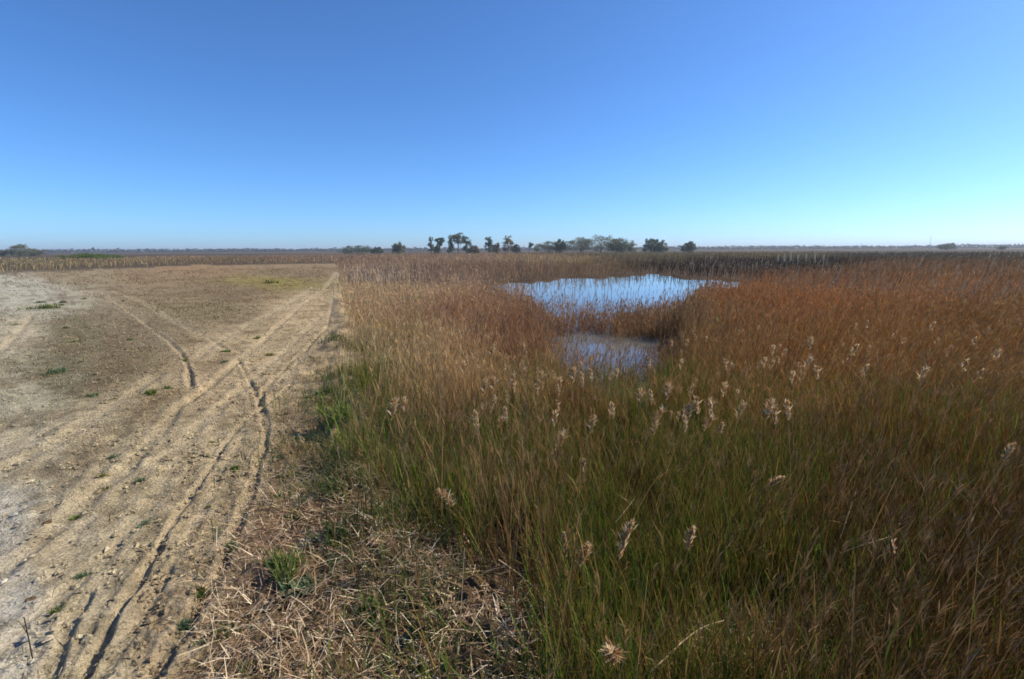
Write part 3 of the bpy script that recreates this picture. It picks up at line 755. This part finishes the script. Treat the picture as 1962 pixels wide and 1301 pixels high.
def weed(u, v, kind, s, lab, grp=None):
    p = pix(np.array(float(u)), np.array(float(v)), 0.0)
    z = ground_z(p[None, 0], p[None, 1], np.array([.03]))[0][0]
    e = bpy.data.objects.new('field_weed', None); COL.objects.link(e); e.location = (p[0], p[1], z); e.empty_display_size = .1
    e.rotation_euler = (0, 0, rng.uniform(0, 6.28)); s = s * (0.75 if v > 850 and u < 520 else 1.0)
    e.scale = (s * rng.uniform(.8, 1.35), s * rng.uniform(.7, 1.2), s * rng.uniform(.6, 1.1)); tag(e, lab, 'weed', grp)
    obj('leaves', WK[kind][0], e); obj('stems', WK[kind][1], e)
weed(98, 590, 3, 3.0, 'tall dark green weed clump where the side rut crosses the pale sand')
weed(75, 580, 1, 2.6, 'grey green bush of weeds beside the pale sand patch')
weed(120, 580, 1, 2.0, 'smaller grey green weed behind the tall green clump')
weed(100, 715, 1, 2.4, 'spreading grey green weed on the brown strip of the field')
weed(140, 655, 0, 2.0, 'low green weed on brown soil left of the forking rut')
weed(520, 543, 2, 7.0, 'broad yellow green patch of weed in the far field')
weed(642, 752, 0, 2.4, 'bright green weed tuft against the reed edge')
weed(570, 842, 0, 1.5, 'flat green weed right of the curving rut')
weed(452, 902, 0, 1.2, 'small green weed between the two curving ruts')
weed(278, 1008, 1, 1.1, 'small grey green weed left of the straight rut')
weed(555, 1115, 3, .9, 'dark green grass tuft on the brown litter')
weed(705, 1180, 0, 1.5, 'flat round green weed in the pale litter')
weed(440, 1215, 3, .75, 'upright green sprout on the litter next to sand')
weed(475, 1285, 0, 1.0, 'bright light green sprout below the upright one')
weed(345, 1200, 1, .9, 'thin grey green sprig at the dark end of a rut')
weed(163, 1105, 1, .8, 'tiny grey green weed on open sand')
weed(275, 925, 1, 1.0, 'pale grey green weed patch between sandy tracks')
weed(195, 915, 2, .9, 'yellowish upright sprig between sandy tracks')
weed(660, 960, 3, 1.2, 'dark green grass clump on the litter beside the reeds')
weed(735, 1010, 3, 1.2, 'green clump at the foot of the first reeds')
weed(640, 1040, 0, 1.6, 'leafy green weed spread in brown litter')
weed(665, 830, 3, 1.6, 'tall green clump overhanging the field edge')
weed(620, 880, 0, 1.6, 'low green weed straying out from the reed edge')
for k in range(46):
    u = rng.uniform(20, 640); v = rng.choice([rng.uniform(560, 760), rng.uniform(700, 1280)])
    if u > 300 and v < 620: u *= .9
    if rng.random() < 0.35: u, v = rng.uniform(520, 660), rng.uniform(760, 1150)
    kd = int(rng.choice([1, 2, 0])); near = u > 520
    weed(u, v, kd, rng.uniform(.6, 1.2) * (1.5 if v < 760 else 1), 'tiny %s weed seedling %s' % (('fresh green', 'grey green', 'olive yellow')[kd], 'in the brown margin beside the reeds' if near else 'among the tracks of the open sand'),
         '%s seedlings %s' % (('green', 'grey', 'olive')[kd], 'by the reeds' if near else 'on the sand'))
# dead seedling stalk at the sandy corner
p = pix(np.array(62.), np.array(1262.), 0.0)
e = bpy.data.objects.new('dead_stalk', None); COL.objects.link(e); e.location = p; tag(e, 'thin dark dead stalk standing alone on pale sand', 'stalk')
obj('stem', tube('stem', [(0, 0, -.02), (-.01, .01, .15), (-.02, .015, .34)], .006, M_LITTER, srgb((70, 60, 46))), e)
obj('twig', tube('twig', [(-.012, .012, .2), (-.05, .02, .26), (-.07, .02, .3)], .003, M_LITTER, srgb((70, 60, 46))), e)
for k, (u, v, s) in enumerate([(92, 1003, .045), (60, 1150, .04), (545, 1225, .08)]):
    p = pix(np.array(float(u)), np.array(float(v)), 0.02)
    bm = bmesh.new(); bmesh.ops.create_icosphere(bm, subdivisions=2, radius=s)
    r2 = np.random.default_rng(k)
    for vtx in bm.verts: vtx.co *= 1 + r2.normal(0, .14); vtx.co.z *= .75
    me = bpy.data.meshes.new('soil_lump'); bm.to_mesh(me); bm.free(); me.materials.append(M_SOIL)
    at = me.color_attributes.new('Col', 'FLOAT_COLOR', 'POINT'); at.data.foreach_set('color', np.tile([*(srgb((150, 124, 92)) if k < 2 else srgb((92, 74, 56))), 1], len(me.vertices)).astype(np.float32))  # the last lump gets a darker brown
    tag(obj('soil_lump', me, None, p), ['small brown lump of earth by the long central rut', 'crumbling brown earth lump near the dead stalk', 'dark lump in the brown litter'][k], 'clod')

# ------------------------------------------------------------------ stakes, masts
def stake(u, v, hpx, lab, grp):
    p = pix(np.array(float(u)), np.array(float(v)), Z_MARSH); dist = p[1]
    h = hpx * dist / F; r = max(.05, .0016 * dist)
    bm = bmesh.new(); bmesh.ops.create_cone(bm, cap_ends=True, segments=8, radius1=r, radius2=r * .85, depth=h)
    for q in bm.verts:
        if q.co.z > 0: q.co.z += .08 * math.sin(q.co.x * 40)
    bmesh.ops.translate(bm, verts=bm.verts, vec=(0, 0, h / 2 - .1))
    me = bpy.data.meshes.new('stake'); bm.to_mesh(me); bm.free(); me.materials.append(M_STAKE)
    tag(obj('wooden_stake', me, None, p), lab, 'stake', grp)
for k, u in enumerate([1490, 1502, 1514, 1528, 1543, 1560, 1577]):
    stake(u, 504.5, 17.5 + (k % 3) * 1.5, 'wooden stake coloured sunlit yellow in the row beyond the dark reeds', 'row of stakes across the marsh')

# ------------------------------------------------------------------ trees on the horizon
def leaf_cloud(blobs, n, size, cols, seed):
    """blobs: (x, y, z, rx, ry, rz) ellipsoids filled with leaf-clump faces"""
    r = np.random.default_rng(seed)
    B = np.array(blobs, float); vol = (B[:, 3] * B[:, 4] * B[:, 5]) ** .7; pick = r.choice(len(B), n, p=vol / vol.sum())
    d = r.normal(0, 1, (n, 3)); d /= np.linalg.norm(d, axis=1)[:, None]
    p = B[pick, :3] + d * (r.random(n) ** .5)[:, None] * B[pick, 3:]
    a = r.normal(0, 1, (n, 3)); a /= np.linalg.norm(a, axis=1)[:, None]; b = np.cross(a, r.normal(0, 1, (n, 3))); b /= np.linalg.norm(b, axis=1)[:, None]
    s = size * r.uniform(.5, 1.4, n)[:, None]
    V = np.stack([p + a * s, p - a * s * .6 + b * s * .8, p - a * s * .6 - b * s * .8], 1).reshape(-1, 3)
    c = np.array([srgb(q) for q in cols])[r.integers(0, len(cols), n)] * np.exp(r.normal(0, .2, n))[:, None]
    return V, np.arange(3 * n).reshape(-1, 3), np.repeat(c, 3, 0)
DARK = [(98, 112, 88), (110, 120, 96), (88, 102, 86)]
OLIVE = [(124, 128, 102), (136, 136, 112), (112, 120, 98)]
BROWN = [(146, 118, 82), (128, 118, 84), (114, 104, 80)]
def tree(u, vtop, width, form, cols, label, dist=345.0, seed=0, vbase=485, lean=0.0, name='tree', group=None):
    x = (u - CX) / F * dist * 1.0
    vh = 478.0 - (u - CX) * math.tan(ROLL)
    H = CAM_H + (vh - vtop) / F * dist
    Wm = width / F * dist
    r = np.random.default_rng(900 + seed)
    e = bpy.data.objects.new(name, None); COL.objects.link(e); e.location = (x, dist * 1.0, -.1); tag(e, label, 'tree' if form != 'bush' else 'bush', group)
    blobs = []; tp = [(0, 0, -.3)]
    if form == 'pine':       # bare leaning trunk under a flat, broken crown
        tp += [(lean * H * .25, 0, H * .35), (lean * H * .6, 0, H * .7), (lean * H, 0, H * .93)]
        for k in range(26):
            z = H * (r.uniform(.55, .97)); sp_ = Wm * .5 * (1.0 - .5 * abs(z / H - .85) / .3)
            blobs.append((lean * z + r.uniform(-.75, .75) * sp_, r.uniform(-.7, .7) * sp_, z, sp_ * r.uniform(.34, .6), sp_ * r.uniform(.3, .6), H * r.uniform(.05, .11)))
    elif form == 'broken':   # tall, patchy crown with gaps down the trunk
        tp += [(r.uniform(-.3, .3), 0, H * .4), (r.uniform(-.5, .5), 0, H * .75), (0, 0, H * .96)]
        for k in range(34):
            z = H * r.uniform(.15, .97); sp_ = Wm * .5 * (1.1 - .5 * z / H)
            blobs.append((r.uniform(-.8, .8) * sp_, r.uniform(-.7, .7) * sp_, z, sp_ * r.uniform(.3, .55), sp_ * .5, H * r.uniform(.06, .12)))
    else:                    # rounded bush or spreading grove crown
        tp += [(0, 0, H * .3), (r.uniform(-.1, .1) * Wm, 0, H * .6)]
        for k in range(40):
            q = r.uniform(-1, 1); top = math.sqrt(max(0, 1 - q * q)) ** .8
            z = H * (.08 + .80 * top * r.uniform(.25, 1.0))
            blobs.append((q * Wm * .44, r.uniform(-.35, .35) * Wm, z, Wm * r.uniform(.05, .12) + .2, Wm * .12 + .3, H * r.uniform(.07, .15)))
    if form == 'bush': blobs.append((0, 0, H * .40, Wm * .42, Wm * .34, H * .46))
    n = int(np.clip(Wm * H * 60, 1500, 4500)) if form == 'bush' else int(np.clip(Wm * H * 20, 700, 1900))
    V, T, C = leaf_cloud(blobs, n, .20 + .010 * H, cols, seed)
    V[:, 2] = np.minimum(V[:, 2], H * 1.01)
    obj('crown', mesh_from('crown', V, None, C, M_TREE, False, T), e)
    tr = obj('trunk', tube('trunk', tp, max(.16, H * .026), M_BARK, (.1, .08, .06), 7), e)
    for k in range(9 if form != 'bush' else 2):
        b = blobs[int(r.integers(0, len(blobs)))]; z0 = b[2] * r.uniform(.5, .75)
        x0 = np.interp(z0, [q[2] for q in tp], [q[0] for q in tp])
        obj('limb', tube('limb', [(x0, 0, z0), ((x0 + b[0]) / 2, b[1] / 2, (z0 + b[2]) / 2 - .1), (b[0], b[1], b[2])], max(.09, H * .013), M_BARK, (.1, .08, .06), 5), tr)
    return e
TREES = [
 (52, 466, 46, 'bush', OLIVE, 'round grey green bush alone on the horizon beyond the sandy field'),
 (80, 474, 34, 'bush', OLIVE, 'low straggling bush joined to the round horizon bush'),
 (22, 477, 14, 'bush', DARK, 'very small dark bush beside the round horizon bush'),
 (690, 467, 60, 'bush', DARK, 'long low dark green bush rising where the field edge meets the horizon'),
 (727, 471, 24, 'bush', DARK, 'small bush adjoining the long low dark one'),
 (768, 462, 28, 'bush', OLIVE, 'lone rounded tree between the low dark bush and the pines'),
 (829, 454, 14, 'broken', OLIVE, 'thin sparse tree at the end of the pine group'),
 (845, 456, 20, 'pine', DARK, 'small pine with a flat dark top on a bare trunk'),
 (841, 467, 14, 'bush', DARK, 'dark bush at the foot of the flat topped pine'),
 (868, 453, 18, 'broken', DARK, 'narrow dark pine touching the tallest one'),
 (880, 447, 32, 'pine', OLIVE, 'tallest pine with a wide flat broken crown'),
 (896, 452, 22, 'broken', DARK, 'dense dark pine just past the tallest pine'),
 (910, 468, 22, 'bush', BROWN, 'brownish bush under the pines'),
 (938, 454, 22, 'broken', DARK, 'ragged dark pine standing in the middle of the pine row'),
 (953, 463, 16, 'bush', BROWN, 'low brown scrub between two ragged pines'),
 (975, 452, 24, 'broken', BROWN, 'brown tinged ragged pine with a dark tip'),
 (990, 466, 16, 'bush', DARK, 'dark scrub at the foot of the brown tinged pine'),
 (1013, 464, 12, 'pine', DARK, 'tiny leaning tree standing apart past the pines'),
 (1052, 458, 62, 'bush', OLIVE, 'grey green low tree at the sloping end of the grove'),
 (1072, 457, 26, 'bush', DARK, 'darker tree filling the notch of the grove'),
 (1112, 452, 72, 'bush', OLIVE, 'broad domed grey green tree of the grove'),
 (1150, 449, 84, 'bush', OLIVE, 'highest broad tree of the grove'),
 (1188, 451, 60, 'bush', OLIVE, 'rounded pale tree closing the grove'),
 (1186, 460, 46, 'bush', DARK, 'dark low tree standing before the grove'),
 (1245, 453, 30, 'bush', DARK, 'dark rounded tree with a bumpy top apart from the grove'),
 (1264, 459, 24, 'bush', OLIVE, 'lower tree leaning against the bumpy topped tree'),
 (1317, 461, 30, 'bush', DARK, 'small dark round tree isolated past the grove'),
 (1802, 464, 30, 'bush', OLIVE, 'hazy grey bush alone over the rusty reeds horizon'),
 (1906, 470, 16, 'bush', OLIVE, 'tiny bush far along the rusty reeds horizon'),
 (190, 484, 100, 'bush', [(92, 112, 52), (104, 118, 60)], 'long low bright green bank of shrubs beyond the sandy field'),
]
for k, (u, vt, wd, fm, cl, lab) in enumerate(TREES):
    ds = 345 + (k * 37 % 40)
    if 'bank of shrubs' in lab: ds = 210
    if 'hazy' in lab or 'tiny bush' in lab: ds = 520
    tree(u, vt, wd, fm, cl, lab, ds, k, lean=(.25 if 'leaning tree' in lab else .04), name='pine_tree' if fm == 'pine' or 'pine' in lab and fm == 'broken' else ('bush' if fm == 'bush' and 'tree' not in lab else 'tree'))
def mast(u, vtop, dist, lab):
    x = (u - CX) / F * dist; vh = 478 - (u - CX) * math.tan(ROLL); h = CAM_H + (vh - vtop) / F * dist
    e = bpy.data.objects.new('mast', None); COL.objects.link(e); e.location = (x, dist, 0); tag(e, lab, 'mast')
    obj('pole', tube('pole', [(0, 0, -.3), (0, 0, h * .5), (0, 0, h)], .16, M_METAL, (.3, .3, .3), 8), e)
    obj('cross_arm', tube('cross_arm', [(-1.2, 0, h * .93), (0, 0, h * .94), (1.2, 0, h * .93)], .10, M_METAL, (.3, .3, .3), 6), e)
mast(1770, 452, 560, 'thin grey mast on the horizon near the hazy bush')
mast(1955, 455, 560, 'thin grey mast on the horizon past the tiny bush')

# far woodland line all along the horizon
r = np.random.default_rng(5); n = 42000
a = np.radians(r.uniform(-56, 56, n)); d = r.uniform(1300, 1500, n) / np.cos(np.clip(a, -.9, .9)) ** .6
hh = 4.5 + 3.5 * vnoise(np.degrees(a) * 1.0, np.zeros(n), 2.3, 4) + 2.0 * vnoise(np.degrees(a), np.zeros(n), .35, 9)
p = np.stack([d * np.sin(a), d * np.cos(a), hh * r.random(n) ** 1.2], -1)
s = r.uniform(1.4, 3.2, n)[:, None]
o1 = r.normal(0, 1, (n, 3)) * s; o2 = r.normal(0, 1, (n, 3)) * s
V = np.stack([p, p + o1 * [1, 1, .7], p + o2 * [1, 1, .7]], 1).reshape(-1, 3)
C = np.repeat(np.array([srgb(q) for q in [(62, 70, 62), (72, 78, 70), (68, 72, 72)]])[r.integers(0, 3, n)], 3, 0)
tag(obj('far_woodland', mesh_from('far_woodland', V, None, C, M_TREE, False, np.arange(3 * n).reshape(-1, 3))), 'low dark line of far woodland along the horizon', 'woodland', kind='stuff')
# ------------------------------------------------------------------ air: a thin even haze round the whole place
bm = bmesh.new(); bmesh.ops.create_cube(bm, size=1.0)
me = bpy.data.meshes.new('haze'); bm.to_mesh(me); bm.free()
hz = obj('haze', me, None, (0, 0, 16.0)); hz.scale = (10400, 10400, 36.0)
hm = bpy.data.materials.new('haze_air'); hm.use_nodes = True; hn = hm.node_tree.nodes; hl = hm.node_tree.links
hn.remove(hn['Principled BSDF']); pv = hn.new('ShaderNodeVolumePrincipled')
pv.inputs['Color'].default_value = (0.86, 0.92, 1.0, 1); pv.inputs['Density'].default_value = 0.00021; pv.inputs['Anisotropy'].default_value = 0.2
hl.new(pv.outputs[0], hn['Material Output'].inputs['Volume']); me.materials.append(hm)
tag(hz, 'thin pale haze in the air over the marsh', 'haze', kind='stuff')
